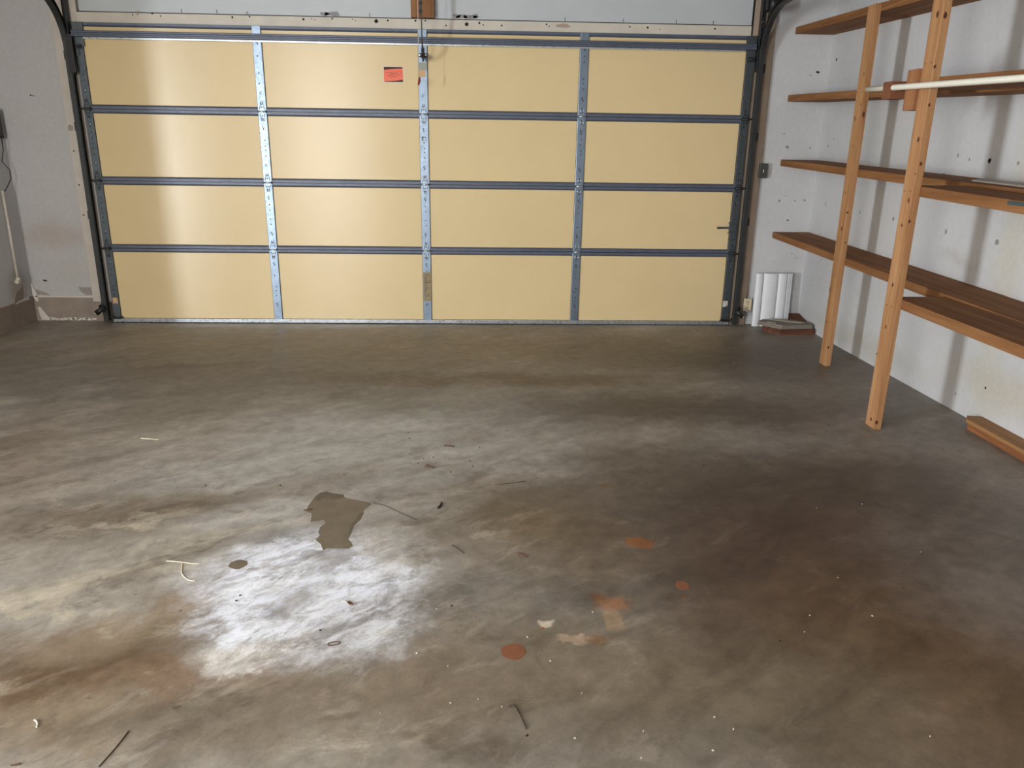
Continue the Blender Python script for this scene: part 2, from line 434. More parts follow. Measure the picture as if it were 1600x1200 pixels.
M['tile_grey'] = plain('grey_fibre_board', srgb(112, 104, 94), .7, var=.1, scale=10)
M['tile_edge'] = plain('pale_board_edge', srgb(150, 140, 124), .7, var=.06)
M['plate'] = plain('ivory_outlet_plastic', srgb(212, 196, 164), .5, var=.05)
M['greybox'] = steel('dark_grey_switch_box', srgb(74, 76, 72), .5, .3)
M['straw'] = plain('dry_straw', srgb(226, 208, 178), .6)
M['leafbrown'] = plain('dry_brown_leaf', srgb(88, 58, 36), .7)
M['twig'] = plain('dark_twig', srgb(70, 58, 48), .8)
M['chip'] = plain('white_paint_chip', srgb(204, 196, 178), .6)
M['teal'] = plain('dark_teal_paint', srgb(52, 72, 76), .5)
M['grey_board'] = plain('pale_grey_board', srgb(168, 160, 150), .6, var=.06)

# ------------------------------------------------------------------ room shell
mb = MB(); mb.box((XA-.15, YB-.15, -.15), (XR+.15, YF+.15, 0)).mi = 1
peel = [(500, 770), (491, 778), (482, 790), (480, 795), (473, 797), (480, 800), (487, 802), (486, 812), (485, 815), (498, 814), (505, 812), (509, 817),
        (500, 824), (497, 832), (500, 836), (493, 844), (501, 850), (505, 860), (512, 857), (545, 857), (551, 853), (548, 847), (544, 843),
        (549, 832), (553, 821), (563, 812), (568, 803), (568, 797), (580, 788), (580, 786), (560, 782), (543, 779), (537, 776), (537, 773), (520, 771), (510, 768)]
mb.prism([F(*p) for p in peel], 2, -.0005, .0006)
def spot(mb, px, py, rx, ry, n=14, jag=.12):
    x, y = F(px, py); mb.blob((x, y, -.0005), rx, ry, 2, .0012, n, jag)
spot(mb, 372, 882, .032, .030, 16, .1)
mb.mi = 2
mb.prism([F(*p) for p in [(491, 778), (500, 770), (510, 768), (520, 771), (537, 773), (537, 778), (520, 781), (505, 779), (497, 783)]], 2, .0, .0008)
mb.prism([F(*p) for p in [(568, 800), (563, 812), (553, 821), (549, 832), (546, 838), (545, 830), (549, 820), (557, 811), (562, 802)]], 2, .0, .0008)
mb.mi = 3; spot(mb, 1066, 915, .022, .026, 12, .08); spot(mb, 802, 1018, .035, .036, 18, .07); spot(mb, 1069, 934, .006, .006, 8, .2)
mb.mi = 4; spot(mb, 485, 796, .012, .007, 8, .3)
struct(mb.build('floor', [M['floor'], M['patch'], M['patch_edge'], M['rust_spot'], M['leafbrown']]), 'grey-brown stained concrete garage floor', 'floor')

# front wall: left wing, right wing and the strip above the door
mb = MB(); mb.box((XL-.15, YF, 0), (XR+.15, YF+.15, ZC))
def wspot(mb, px, py, ax, val, rx, rz, th, mi, rot=0.0, jag=.3, n=9):
    mb.mi = mi; p = onplane(px, py, ax, val); mb.blob(tuple(p), rx, rz, ax, th, n, jag, rot)
for (px, py, r1, r2, mi) in [(1278, 113, .013, .008, 1), (1266, 118, .006, .006, 2), (1231, 344, .012, .005, 1), (1230, 230, .014, .010, 2), (1225, 209, .006, .008, 2),
                             (1218, 314, .010, .009, 2), (1242, 314, .007, .006, 2), (1257, 313, .014, .010, 2), (1237, 396, .006, .006, 2), (1244, 403, .005, .006, 2),
                             (1226, 306, .006, .003, 2), (1266, 231, .008, .007, 2), (48, 149, .006, .005, 1), (52, 149.5, .005, .004, 1), (70, 438, .018, .006, 1), (1209, 408, .004, .004, 2)]:
    wspot(mb, px, py, 1, YF, r1, r2, -.0012, mi, rot=-.3 if mi == 1 else 0)
# peeled paint patches low on the left wing
mb.mi = 3
mb.prism([tuple((onplane(px, py, 1, YF).x, onplane(px, py, 1, YF).z)) for px, py in [(55, 452), (62, 454), (72, 457), (79, 461), (66, 461), (58, 460)]], 1, YF, YF-.0012)
mb.prism([tuple((onplane(px, py, 1, YF).x, onplane(px, py, 1, YF).z)) for px, py in [(122, 448), (130, 449), (146, 449), (146, 461), (135, 461), (127, 456)]], 1, YF, YF-.0012)
struct(mb.build('wall_front', [M['wall_front'], M['hole'], M['spackle'], M['peel']]), 'white painted wall holding the garage door', 'wall')

mb = MB(); mb.box((XR, YB-.15, 0), (XR+.15, YF, ZC))
mb.box((XR-.006, -2.9, 0), (XR, -2.335, ZC))
for (px, py, r1, r2, mi) in [(1307, 93, .008, .011, 1), (1303, 217, .006, .006, 2), (1294, 228, .007, .009, 2), (1278, 233, .006, .006, 2), (1290, 319, .006, .011, 2),
                             (1344, 332, .007, .010, 2), (1396, 342, .010, .014, 2), (1478, 362, .008, .014, 2), (1558, 378, .013, .013, 2), (1546, 252, .014, .012, 1),
                             (1497, 243, .006, .010, 2), (1515, 249, .005, .010, 2), (1591, 255, .009, .010, 2), (1423, 243, .008, .016, 2), (1493, 615, .006, .007, 2),
                             (1253, 424, .007, .007, 2), (1281, 366, .006, .006, 2), (1475, 273, .010, .008, 1), (1248, 397, .006, .006, 2), (1284, 406, .006, .006, 2), (1540, 606, .005, .007, 1)]:
    wspot(mb, px, py, 0, XR if px < 1500 or py < 260 else XR, r1, r2, -.0015, mi, rot=.4 if mi == 1 else 0)
struct(mb.build('wall_right', [M['wall_right'], M['hole'], M['spackle']]), 'white painted side wall behind the wooden shelves', 'wall')

# unseen alcove, added so the side doorway's light comes from farther off
D0, D1, DZ, YE = -6.46, -5.74, 2.06, -2.86  # YE: wall end placed to shade the left of the door
struct(MB().box((XL-.15, YE, 0), (XL, YF, ZC)).build('wall_left', [M['wall_left']]), 'shaded white side wall at the left edge', 'wall')
struct(MB().box((XA, YE, 0), (XL-.15, YE+.15, ZC)).build('wall_added_alcove', [M['wall_left']]), 'unseen end wall of the added side alcove', 'wall')
mb = MB(); mb.box((XA-.15, YB-.15, 0), (XA, D0, ZC)); mb.box((XA-.15, D1, 0), (XA, YE+.15, ZC)); mb.box((XA-.15, D0, DZ), (XA, D1, ZC))
struct(mb.build('wall_outer', [M['wall_left']]), 'unseen outer wall of the added alcove with the side doorway', 'wall')
mb = MB()
for y0, y1, z0, z1 in ((D0-.06, D0, 0, DZ+.06), (D1, D1+.06, 0, DZ+.06), (D0, D1, DZ, DZ+.06)): mb.box((XA, y0, z0), (XA+.018, y1, z1), .002)
struct(mb.build('trim_1', M['trim']), 'casing round the side doorway', 'trim')
# back wall, with an opening added for the fill light
mb = MB(); a0, a1, b0, b1 = -3.02, -1.68, .62, 2.16
mb.box((XA, YB-.15, 0), (a0, YB, ZC)); mb.box((a1, YB-.15, 0), (XR, YB, ZC)); mb.box((a0, YB-.15, 0), (a1, YB, b0)); mb.box((a0, YB-.15, b1), (a1, YB, ZC))
struct(mb.build('wall_back', M['wall_left']), 'white painted wall behind the camera', 'wall')
struct(MB().box((XA-.15, YB-.15, ZC), (XR+.15, YF+.15, ZC+.12)).build('ceiling', M['ceiling']), 'white garage ceiling', 'ceiling')

# bare block curb along the foot of the left corner
mb = MB(); mb.box((XL, YF-.006, 0), (-2.43, YF, .19)); mb.mi = 1
mb.box((XL+.02, YF-.012, .186), (-2.585, YF, .200), .003)
for i in range(12):
    x = -3.0+i*.035; mb.blob((x, YF-.0065, .012+.006*random.random()), .024, .010, 1, -.005, 8, .4)
mb.prism([(-3.05, .30), (-3.02, .22), (-3.01, .16), (-3.03, .15), (-3.052, .2)], 1, YF, YF-.012)
mb.prism([(-3.03, .11), (-3.01, .11), (-2.96, .03), (-2.90, .015), (-2.99, .006), (-3.02, .03)], 1, YF, YF-.010)
struct(mb.build('baseboard_front', [M['bare_block'], M['plaster_line']]), 'bare grey-brown block course at the foot of the front wall', 'baseboard')
mb = MB(); mb.prism([(YF, 0), (YF, .20), (-.2, .185), (YE, .17), (YE, 0)], 0, XL, XL+.008); mb.mi = 1
mb.prism([(-.02, .178), (-.02, .205), (-.16, .19), (-.2, .178), (-.1, .182)], 0, XL+.006, XL+.014)
mb.mi = 0; mb.prism([(-.08, .19), (-.05, .30), (-.17, .25), (-.2, .19)], 0, XL, XL+.006)
struct(mb.build('baseboard_left', [M['bare_block'], M['plaster_line']]), 'bare grey-brown block course at the foot of the left wall', 'baseboard')

# timber jambs and header
mb = MB(); mb.box((-2.585, .018, .16), (-2.40, YF, 2.47), .002); mb.mi = 1
for px, py in [(125, 236), (124, 289), (125, 336)]: mb.blob((-2.56, .018, onplane(px, py, 1, .018).z), .006, .006, 1, -.001)
p = onplane(110, 200, 1, .018); mb.mi = 2; mb.blob((p.x, .018, p.z), .020, .022, 1, -.001, 14, .15)
struct(mb.build('trim_2', [M['trim'], M['hole'], M['peel']]), 'cream painted jamb board left of the garage door', 'trim')
mb = MB(); mb.box((2.40, .018, 0), (2.50, YF, 2.47), .002); mb.box((2.50, .026, 0), (2.565, YF, 2.47), .002)
mb.mi = 1; mb.box((2.497, .016, 0), (2.503, .03, 2.47))
struct(mb.build('trim_3', [M['trim_brown'], M['gap_and_shade']]), 'brown-grey jamb board right of the garage door', 'trim')
mb = MB(); mb.box((-2.40, .012, 2.10), (2.385, YF, 2.212), .0015); mb.mi = 1
mb.box((-2.40, .020, 2.212), (2.385, YF, 2.218)); mb.box((2.385, .016, 2.10), (2.391, YF, 2.47))
def hspot(px, py, r):
    p = onplane(px, py, 1, .012); mb.blob(tuple(p), r, r*.9, 1, -.0008, 10, .15)
for px, py, r in [(588, 33, .014), (729, 38, .014), (474, 30, .008), (519, 29, .006), (606, 32, .007), (551, 30, .004), (555, 32, .004), (697, 40, .006), (749, 36, .008), (755, 39, .005),
                  (649, 32.5, .007), (664.5, 32.5, .006), (784, 40, .007), (238, 21, .007), (207, 23, .005), (251, 25, .005), (363, 27, .007), (390, 26, .006), (854, 38, .006), (858, 41, .005),
                  (984, 42, .006), (1012, 43, .008), (1117, 45, .007), (487, 29, .004), (492, 31, .004), (1031, 46, .004)]: hspot(px, py, r)
mb.mi = 2
for px, py, w in [(215, 20, .01), (880, 40, .06), (385, 20, .004)]:
    p = onplane(px, py, 1, .012); mb.blob(tuple(p), w, .012, 1, -.0006, 12, .3)
struct(mb.build('trim_4', [M['header'], M['hole'], M['trim_brown']]), 'cream header board above the garage door', 'trim')
mb = MB(); mb.box((-2.38, .026, 2.218), (2.385, YF, 2.47)); mb.mi = 1
for px in (285, 340, 578, 735, 883, 974, 1057, 1115): 
    p = onplane(px, 30, 1, .026); mb.box((p.x-.002, .0245, 2.22), (p.x+.002, .026, 2.245))
mb.mi = 2
for px, py, r in [(520, 22, .05), (508, 25, .03), (712, 25, .03), (722, 27, .05), (735, 28, .06), (742, 25, .02)]:
    p = onplane(px, py, 1, .026); mb.blob((p.x, .026, max(p.z, 2.235)), r, .014, 1, -.0006, 12, .35)
struct(mb.build('trim_5', [M['drywall'], M['gap_and_shade'], M['spackle']]), 'pale grey panel above the header board', 'trim')

# ------------------------------------------------------------------ garage door
door = empty('door_1', (0, 0, 0), 'closed sectional garage door with cream foam panels in a grey steel frame', 'garage door', kind='structure')
ZS = [0.030, 0.5765, 1.073, 1.573, 2.147]
ST = [-2.4, -1.1655, .005, 1.1715, 2.4]; HW = .0315
def stile_edges(k):
    if k == 0: return (-2.435, -2.380)
    if k == 4: return (2.363, 2.425)
    return (ST[k]-HW, ST[k]+HW)
PE = [(-2.435, -2.378), (-1.197, -1.134), (-.028, .037), (1.140, 1.203), (2.362, 2.425)]
RV = .029
for k in range(4):
    z0, z1 = ZS[k], ZS[k+1]; g = .0022
    # steel skin and the two rails of the section
    mb = MB(); mb.box((-2.435, .036, z0), (2.425, .044, z1))
    lo = z0 + (RV if k else .004)
    if k: mb.prism([(-.001, z0+g), (.036, z0+g), (.036, lo), (.006, lo), (.002, lo-.006), (-.001, lo-.010)], 0, -2.38, 2.363)
    zt = z1-RV
    mb.prism([(-.001, z1-g), (.036, z1-g), (.036, zt), (.006, zt), (.002, zt+.006), (-.001, zt+.010)], 0, -2.38, 2.363)
    sec = mb.build('door_section', M['rail'], door)
    if k == 0: sec['label'] = 'lowest door section'
    if k == 3: sec['label'] = 'topmost door section'
    for i in range(4):
        a, b_ = PE[i][1]+.001, PE[i+1][0]-.001
        MB().box((a, .006, lo+.001), (b_, .036, zt-.001), .002).build('foam_panel', M['ivory'], sec)
    for i in range(5):
        a, b_ = PE[i]; mb = MB(); zb, zt2 = z0+(.002 if k else .0), z1-.002
        mb.box((a, -.005, zb), (b_, .036, zt2), .0025)
        c = (a+b_)/2
        # punched holes, dimples and screws down the stile
        rnd = random.Random(k*7+i)
        for z in (z0+.11, z0+.19, z0+.23, z0+.26, z1-.20, z1-.16, z1-.12):
            if rnd.random() < .8: mb.mi = 1; mb.blob((c+rnd.uniform(-.004, .004), -.005, z), .0042, .005, 1, -.0006, 8, .1)
        for z in (z0+.125, z1-.105):
            mb.mi = 1; mb.blob((c, -.005, z), .0095, .010, 1, -.0004, 12, .03); mb.mi = 2; mb.blob((c+.002, -.0052, z), .0060, .0075, 1, -.0018, 12, .03)
        mb.mi = 3
        mb.box((a-.0012, .002, zb), (a, .012, zt2)); mb.box((b_, .002, zb), (b_+.0012, .012, zt2))  # dark strips down the stile sides stand for their side shadow
        s_ = mb.build('stile', [M['galv'] if i in (1, 2, 3) else M['galv_dull'], M['hole'], M['galv'], M['gap_and_shade']], sec)
        # hinge at the joint above
        if k < 3:
            mb = MB(); zj = z1; hw = .025 if i in (1, 2, 3) else .022
            up = [(c-hw, zj+.006), (c+hw, zj+.006), (c+hw*.86, zj+.050), (c+hw*.35, zj+.078), (c-hw*.35, zj+.078), (c-hw*.86, zj+.050)]
            dn = [(u, 2*zj-w) for u, w in up]
            mb.prism(up, 1, -.0085, -.005); mb.prism(dn, 1, -.0085, -.005)
            mb.mi = 1
            for sg in (1, -1):
                mb.tube([(c-hw*.72, -.0085, zj+sg*.016), (c-hw*.2, -.0105, zj+sg*.066)], .003, 6); mb.tube([(c+hw*.72, -.0085, zj+sg*.016), (c+hw*.2, -.0105, zj+sg*.066)], .003, 6)
                mb.mi = 2
                mb.cyl((c, -.008, zj+sg*.030), (c, -.012, zj+sg*.030), .0042, 8); mb.cyl((c, -.008, zj+sg*.050), (c, -.012, zj+sg*.050), .0042, 8)
                mb.mi = 1
            mb.tube([(c-hw-.002, -.012, zj), (c+hw+.002, -.012, zj)], .0052, 8)
            mb.mi = 2; mb.box((c-hw-.006, -.0065, zj-.010), (c+hw+.006, -.0055, zj-.0055)); mb.box((c-hw-.006, -.0065, zj+.0055), (c+hw+.006, -.0055, zj+.010))
            mb.build('hinge', [M['galv'] if i in (1, 2, 3) else M['galv_dull'], M['alu'] if i in (1, 2, 3) else M['galv_dull'], M['hole']], sec)
    # rollers at both ends
    zr = z1 if k < 3 else 1.985
    for sx, xe in ((-1, -2.435), (1, 2.425)):
        mb = MB(); mb.cyl((xe-sx*.055, -.022, zr), (xe+sx*.030, -.022, zr), .0055, 10)
        mb.mi = 1; mb.cyl((xe+sx*.030, -.022, zr), (xe+sx*.044, -.022, zr), .021, 18)
        mb.mi = 0; mb.box((xe-sx*.052, -.028, zr-.014), (xe-sx*.006, -.005, zr-.009)); mb.box((xe-sx*.052, -.028, zr+.009), (xe-sx*.006, -.005, zr+.014))
        mb.build('roller', [M['track'] if k < 3 else M['black'], M['black']], sec)
    if k == 0:
        mb = MB(); mb.box((-2.435, -.012, 0.006), (2.425, .044, .034), .002)
        mb.build('bottom_rail', M['alu'], sec)
        mb = MB(); mb.box((-2.43, -.008, 0.0), (2.42, .04, .008)); mb.build('rubber_seal', M['rubber'], sec)
        for sx, xe in ((-1, -2.435), (1, 2.425)):
            mb = MB(); a, b_ = xe, xe-sx*.058
            mb.box((a, -.020, .030), (b_, -.0125, .048), .002)
            mb.prism([(b_, .034), (b_, .060), (b_-sx*.022, .036)], 1, -.016, -.006)
            mb.cyl((xe-sx*.01, -.022, .05), (xe+sx*.03, -.022, .05), .007)
            mb.build('corner_bracket', M['black'], sec)
    if k == 3:
        # horizontal steel strut across the top section
        mb = MB()
        mb.prism([(-.006, 2.090), (-.052, 2.086), (-.056, 2.082), (-.056, 2.074), (-.050, 2.070), (-.050, 2.062), (-.056, 2.058), (-.056, 2.050), (-.052, 2.046), (-.006, 2.046), (-.006, 2.049), (-.050, 2.049),
                  (-.053, 2.052), (-.053, 2.056), (-.047, 2.060), (-.047, 2.072), (-.053, 2.076), (-.053, 2.081), (-.049, 2.083), (-.006, 2.087)], 0, -2.425, 2.415)
        mb.build('strut', M['rail'], sec)
        mb = MB(); mb.prism([(-.006, 2.036), (-.030, 2.036), (-.030, 2.045), (-.006, 2.045)], 0, -2.36, 2.345)
        mb.build('strut_lip', M['alu'], sec)
        for xe, sx in ((-2.435, -1), (2.425, 1)):
            mb = MB(); mb.box((xe, -.010, 2.09), (xe-sx*.075, -.006, 2.145)); mb.box((xe, -.010, 1.985), (xe-sx*.070, -.006, 2.05)); mb.box((xe, -.012, 1.93), (xe-sx*.028, -.006, 1.99))
            mb.build('top_bracket', M['galv_dull'], sec)
        # lift arm plate on the centre stile
        c = .005; mb = MB(); mb.box((c-.034, -.011, 1.958), (c+.034, -.006, 1.986), .001); mb.box((c-.008, -.03, 1.95), (c+.008, -.010, 2.02), .002)
        mb.tube([(c, -.02, 2.02), (c, -.02, 2.035)], .003, 8)
        mb.mi = 1; mb.cyl((c-.022, -.010, 1.972), (c-.022, -.016, 1.972), .006, 8); mb.cyl((c+.022, -.010, 1.972), (c+.022, -.016, 1.972), .006, 8)
        mb.build('arm_plate', [M['black'], M['alu']], sec)
        # stickers
        w0, w1, h0, h1 = -.278, -.140, 1.790, 1.892
        mb = MB(); y = .0058
        def rr(x0, z0_, x1, z1_, r, n=4):
            o = []
            for cx, cz, a0_ in ((x1-r, z1_-r, 0), (x0+r, z1_-r, 90), (x0+r, z0_+r, 180), (x1-r, z0_+r, 270)):
                for q in range(n+1):
                    a = math.radians(a0_+90*q/n); o.append((cx+r*math.cos(a), cz+r*math.sin(a)))
            return o
        mb.prism(rr(w0-.005, h0-.005, w1+.005, h1+.005, .010), 1, y+.0006, y); mb.mi = 1
        mb.prism(rr(w0, h0, w1, h1, .007), 1, y, y-.0004); mb.mi = 2
        mb.prism([(w0+.002, h1-.001), (w1-.003, h1-.001), (w1-.002, h1-.009), (w0+.05, h1-.015), (w0+.001, h1-.021)], 1, y-.0004, y-.0007)
        mb.prism([(w0+.004, h0+.001), (w1-.003, h0+.001), (w1-.001, h0+.017), (w0+.08, h0+.009), (w0+.004, h0+.004)], 1, y-.0004, y-.0007)
        rnd = random.Random(3); t = math.radians(5)
        for row, (xs, xe_, zz) in enumerate(((w0+.006, w1-.010, 1.852), (w0+.008, w1-.012, 1.842), (w0+.022, w1-.022, 1.831), (w0+.040, w1-.040, 1.820))):
            x = xs
            while x < xe_:
                ww = rnd.uniform(.006, .016); zc = zz + (x-w0)*math.tan(t)
                if rnd.random() < .88:
                    q = x
                    while q < x+ww:
                        mb.box((q, y-.0004, zc-.0022), (q+.0014, y-.0007, zc+rnd.uniform(.0012, .0028))); q += .0024
                x += ww+.004
        mb.build('warning_sticker', [M['paper'], M['orange'], M['ink']], sec)['label'] = 'orange sticker with black bands and small print'
        mb = MB(); mb.box((-.026, -.0062, 1.872), (.034, -.005, 1.926)); mb.build('tape', M['tape'], sec)
        mb = MB(); mb.box((-.028, -.0066, 1.826), (.020, -.0062, 1.872)); mb.build('paper_label', M['paper_tan'], sec)['label'] = 'tan paper label'
    if k == 2:
        mb = MB(); x, z, y = .004, 1.401, -.0052
        mb.box((x-.018, y, z-.016), (x-.012, y-.0006, z+.016)); mb.hexa([(x-.014, y, z+.016), (x-.011, y, z+.016), (x-.001, y, z-.014), (x-.004, y, z-.014),
                 (x-.014, y-.0006, z+.016), (x-.011, y-.0006, z+.016), (x-.001, y-.0006, z-.014), (x-.004, y-.0006, z-.014)])
        mb.tube([(x+.018, y, z+.012), (x+.012, y, z+.016), (x+.006, y, z+.010), (x+.010, y, z+.002), (x+.018, y, z-.004), (x+.018, y, z-.011), (x+.011, y, z-.015), (x+.005, y, z-.010)], .0014, 6)
        mb.build('stamped_marking', M['ink'], sec)
    if k == 1:
        # slide lock on the right end stile, with its handle
        z = .775; mb = MB(); mb.box((2.352, -.016, z-.030), (2.410, -.005, z+.030), .002); mb.box((2.346, -.008, z-.042), (2.416, -.005, z-.034)); mb.box((2.346, -.008, z+.034), (2.416, -.005, z+.042))
        mb.cyl((2.385, -.016, z), (2.385, -.021, z), .005, 8)
        mb.box((2.262, -.018, z-.007), (2.352, -.012, z+.007), .002); mb.box((2.256, -.034, z-.008), (2.276, -.012, z+.008), .003)
        mb.build('slide_lock', M['galv_dull'], sec)
    if k == 0:
        mb = MB(); mb.box((-.024, -.0060, .185), (.036, -.0051, .412)); mb.mi = 1
        rnd = random.Random(5)
        for col_ in (-.010, .004, .018):
            z = .195
            while z < .40:
                h = rnd.uniform(.004, .014)
                if rnd.random() < .7: mb.box((col_-.002, -.0064, z), (col_+.002, -.0060, z+h))
                z += h+.005
        mb.box((-.02, -.0064, .33), (.032, -.0060, .333)); mb.build('weathered_label', [M['brown_label'], M['ink']], sec)['label'] = 'weathered brown label'
        mb = MB(); mb.box((2.364, -.0060, .152), (2.402, -.0051, .198)); mb.mi = 1
        for r in range(4):
            for c_ in range(3): mb.box((2.370+c_*.010, -.0063, .160+r*.009), (2.376+c_*.010, -.0060, .163+r*.009))
        mb.build('paper_label', [M['paper'], M['spackle']], sec)['label'] = 'small white printed label'
        mb = MB(); mb.box((-2.424, -.0060, .150), (-2.388, -.0051, .196)); mb.build('paper_label', M['paper_tan'], sec)['label'] = 'small faded tan label'

# ------------------------------------------------------------------ door tracks
def make_track(sx, label):
    x = sx*2.478 if sx < 0 else 2.466
    t = empty('door_track', (x, 0, 0), label, 'door track', 'tracks at both sides of the garage door')
    path, fr = [], []
    yb, r, zc = -.022, .36, 1.96
    def add(y, z, ang):  # ang: direction of travel, 0 = up, 90 = toward the camera
        a = math.radians(ang); path.append((x, y, z)); fr.append((Vector((1, 0, 0)), Vector((0, -math.cos(a), -math.sin(a)))))
    add(yb, 0.012, 0); add(yb, zc, 0)
    for q in range(1, 13):
        a = math.radians(q*7); add(yb-r*(1-math.cos(a)), zc+r*math.sin(a), q*7)
    ye, ze = path[-1][1], path[-1][2]
    add(ye-2.2, ze+.16, 86)
    s = -sx  # channel opens towards the door
    pr = [(-s*.014, -.027), (s*.016, -.027), (s*.016, -.0235), (-s*.010, -.0235), (-s*.010, .0235), (s*.016, .0235), (s*.022, .016), (s*.025, .018), (s*.018, .027), (-s*.014, .027)]
    mb = MB(); mb.sweep(path, pr, fr); mb.build('track_channel', M['track'], t)
    for z in (.12, .82, 1.45, 1.93):
        mb = MB(); mb.box((x+sx*.014, -.020, z-.03), (x+sx*.018, .018, z+.03), .001); mb.box((x+sx*.014, .012, z-.03), (x+sx*.05, .018, z+.03), .001)
        mb.cyl((x+sx*.035, .012, z+.012), (x+sx*.035, .004, z+.012), .006, 8); mb.cyl((x+sx*.018, -.005, z), (x+sx*.026, -.005, z), .006, 8)
        mb.build('track_bracket', M['track'], t)
    # angle iron from the curve up to the ceiling
    mb = MB(); xa = x-sx*.012
    mb.box((xa-.022, -.004, 1.86 if sx < 0 else 1.95), (xa+.022, 0.0, 2.462)); mb.box((xa-.022, -.004, 1.90), (xa-.018, -.05, 2.462)) if sx > 0 else mb.box((xa+.018, -.004, 1.80), (xa+.022, -.055, 2.462))
    mb.mi = 1
    for z in (2.10, 2.19, 2.28, 2.36): mb.blob((xa, -.004, z), .006, .010, 1, -.0008, 8, .05)
    mb.mi = 2
    for z in (2.14, 2.24): mb.cyl((xa, -.004, z), (xa, -.010, z), .007, 8)
    mb.build('flag_bracket', [M['track'], M['hole'], M['galv']], t)
    return t
tl = make_track(-1, 'dark steel curved door track in front of the left jamb beside the white wall')
mb = MB(); mb.box((-2.470, -.056, 1.81), (-2.425, -.049, 2.06), .002); mb.build('roller_shield', M['black'], tl)
tr = make_track(1, 'dark steel curved door track near the shelves')
mb = MB(); mb.cyl((2.455, -.10, 2.34), (2.50, -.10, 2.34), .055, 20); mb.box((2.44, -.11, 2.30), (2.455, -.004, 2.40), .003); mb.build('pulley', M['black'], tr)

# ------------------------------------------------------------------ opener: header block, arm, release cord
tag(MB().box((-.072, -.012, 2.219), (.092, .026, 2.46), .002).build('header_block', M['header_wood']), 'brown timber block above the door centre behind the black arm', 'wood block')
arm = [(.014, -.030, 1.965), (.0155, -.06, 1.945), (.0138, -.10, 1.935), (.0153, -.15, 1.945), (.0176, -.20, 1.985), (.0190, -.235, 2.05), (.0192, -.25, 2.13), (.0180, -.255, 2.22), (.018, -.26, 2.31)]
mb = MB()
fr = []
for i, p in enumerate(arm):
    a, b_ = Vector(arm[max(0, i-1)]), Vector(arm[min(len(arm)-1, i+1)]); t = (b_-a).normalized(); u = Vector((1, 0, 0)); fr.append((u, t.cross(u).normalized()))
mb.sweep(arm, [(-.0035, -.014), (.0035, -.014), (.0035, .014), (-.0035, .014)], fr)
mb.cyl((-.006, -.030, 1.965), (.022, -.030, 1.965), .006, 8)
ao = empty('lift_arm', (.014, -.03, 1.965), 'black curved steel lift arm bolted to the centre stile', 'door opener arm')
mb.build('curved_arm', M['black'], ao)
mb = MB(); mb.box((.0085, -.272, 2.195), (.0145, -.244, 2.46), .001); mb.cyl((.004, -.258, 2.22), (.026, -.258, 2.22), .009, 8); mb.cyl((.004, -.258, 2.27), (.026, -.258, 2.27), .009, 8)
mb.build('straight_arm', M['black'], ao)
mb = MB(); mb.box((-.004, -3.4, 2.43), (.030, -.02, 2.468), .002); mb.build('opener_rail', M['track'], ao)
ro = empty('release_cord', (-.007, -.22, 1.77), 'thin pale cord with a red handle hanging beside the centre stile', 'pull cord')
MB().tube([(-.0046, -.22, 2.43), (-.0069, -.22, 2.2), (-.0091, -.222, 2.0), (-.0070, -.22, 1.80)], .0022, 6).build('cord', M['cord'], ro)
mb = MB(); mb.tube([(-.004, -.22, 1.81), (-.006, -.22, 1.785), (-.014, -.22, 1.755)], [.003, .010, .006], 8); mb.build('handle', M['red'], ro)

# ------------------------------------------------------------------ wooden shelving
def slab(x0, x1, y0, y1, ztop, slope, th, mat, parent, name='shelf', label=None):
    """y0 > y1; top surface z = ztop + slope*y"""
    mb = MB(); A = ztop+slope*y0; B_ = ztop+slope*y1
    mb.hexa([(x0, y1, B_-th), (x1, y1, B_-th), (x1, y0, A-th), (x0, y0, A-th), (x0, y1, B_), (x1, y1, B_), (x1, y0, A), (x0, y0, A)], .0025)
    o = mb.build(name, mat, parent)
    if label: o['label'] = label
    return o
unit = empty('shelving_unit', (2.72, -1.8, 0), 'brown timber wall shelving with four long shelves and two upright posts', 'shelves')
YN = -4.3
TOPS = [(2.216, .036), (1.751, .038), (1.287, .031), (.741, .027)]
for i, (zt, sl) in enumerate(TOPS):
    slab(2.725, XR, YF-.001, YN, zt, sl, .047, M['shelf'], unit)
FR = [(2.205, .036, -2.303), (1.762, .038, -2.132), (1.272, .031, -2.303), (.695, .012, -2.303)]
for (zt, sl, y0) in FR:
    slab(2.459, 2.724, y0, YN, zt, sl, .047, M['shelf'], unit, 'front_board')
mb = MB(); mb.box((2.687, -1.214, 0), (2.7245, -1.125, 2.166), .003); mb.mi = 1
for z in (.69, .70, 1.225, 1.69, 2.15):
    for dy in (-.025, .025): mb.blob((2.687, -1.17+dy, z), .003, .003, 0, -.0006, 8, .05)
def knots(mb, pts, xf, yn, yf):
    mb.mi = 2
    for px, py, ru, rz in pts:
        p = onplane(px, py, 0, xf)
        if p.y > yn: mb.blob((xf, min(max(p.y, yn+ru), yf-ru), p.z), ru, rz, 0, -.0006, 10, .2)
        else:
            p = onplane(px, py, 1, yn); mb.blob((max(p.x, xf+ru), yn, p.z), ru, rz, 1, -.0006, 10, .2)
M['knot'] = plain('dark_wood_knot', srgb(84, 44, 24), .6, var=.2, scale=200)
knots(mb, [(1349, 179, .008, .018), (1336, 185, .006, .016), (1345, 163, .006, .007), (1350, 116, .005, .009), (1321, 301, .005, .008), (1323, 332, .006, .008), (1315, 357, .008, .014),
           (1321, 379, .004, .006), (1303, 430, .004, .005), (1297, 452, .006, .014), (1291, 503, .005, .008), (1293, 543, .006, .010), (1333, 228, .004, .009)], 2.687, -1.214, -1.125)
mb.build('post', [M['post'], M['hole'], M['knot']], unit)
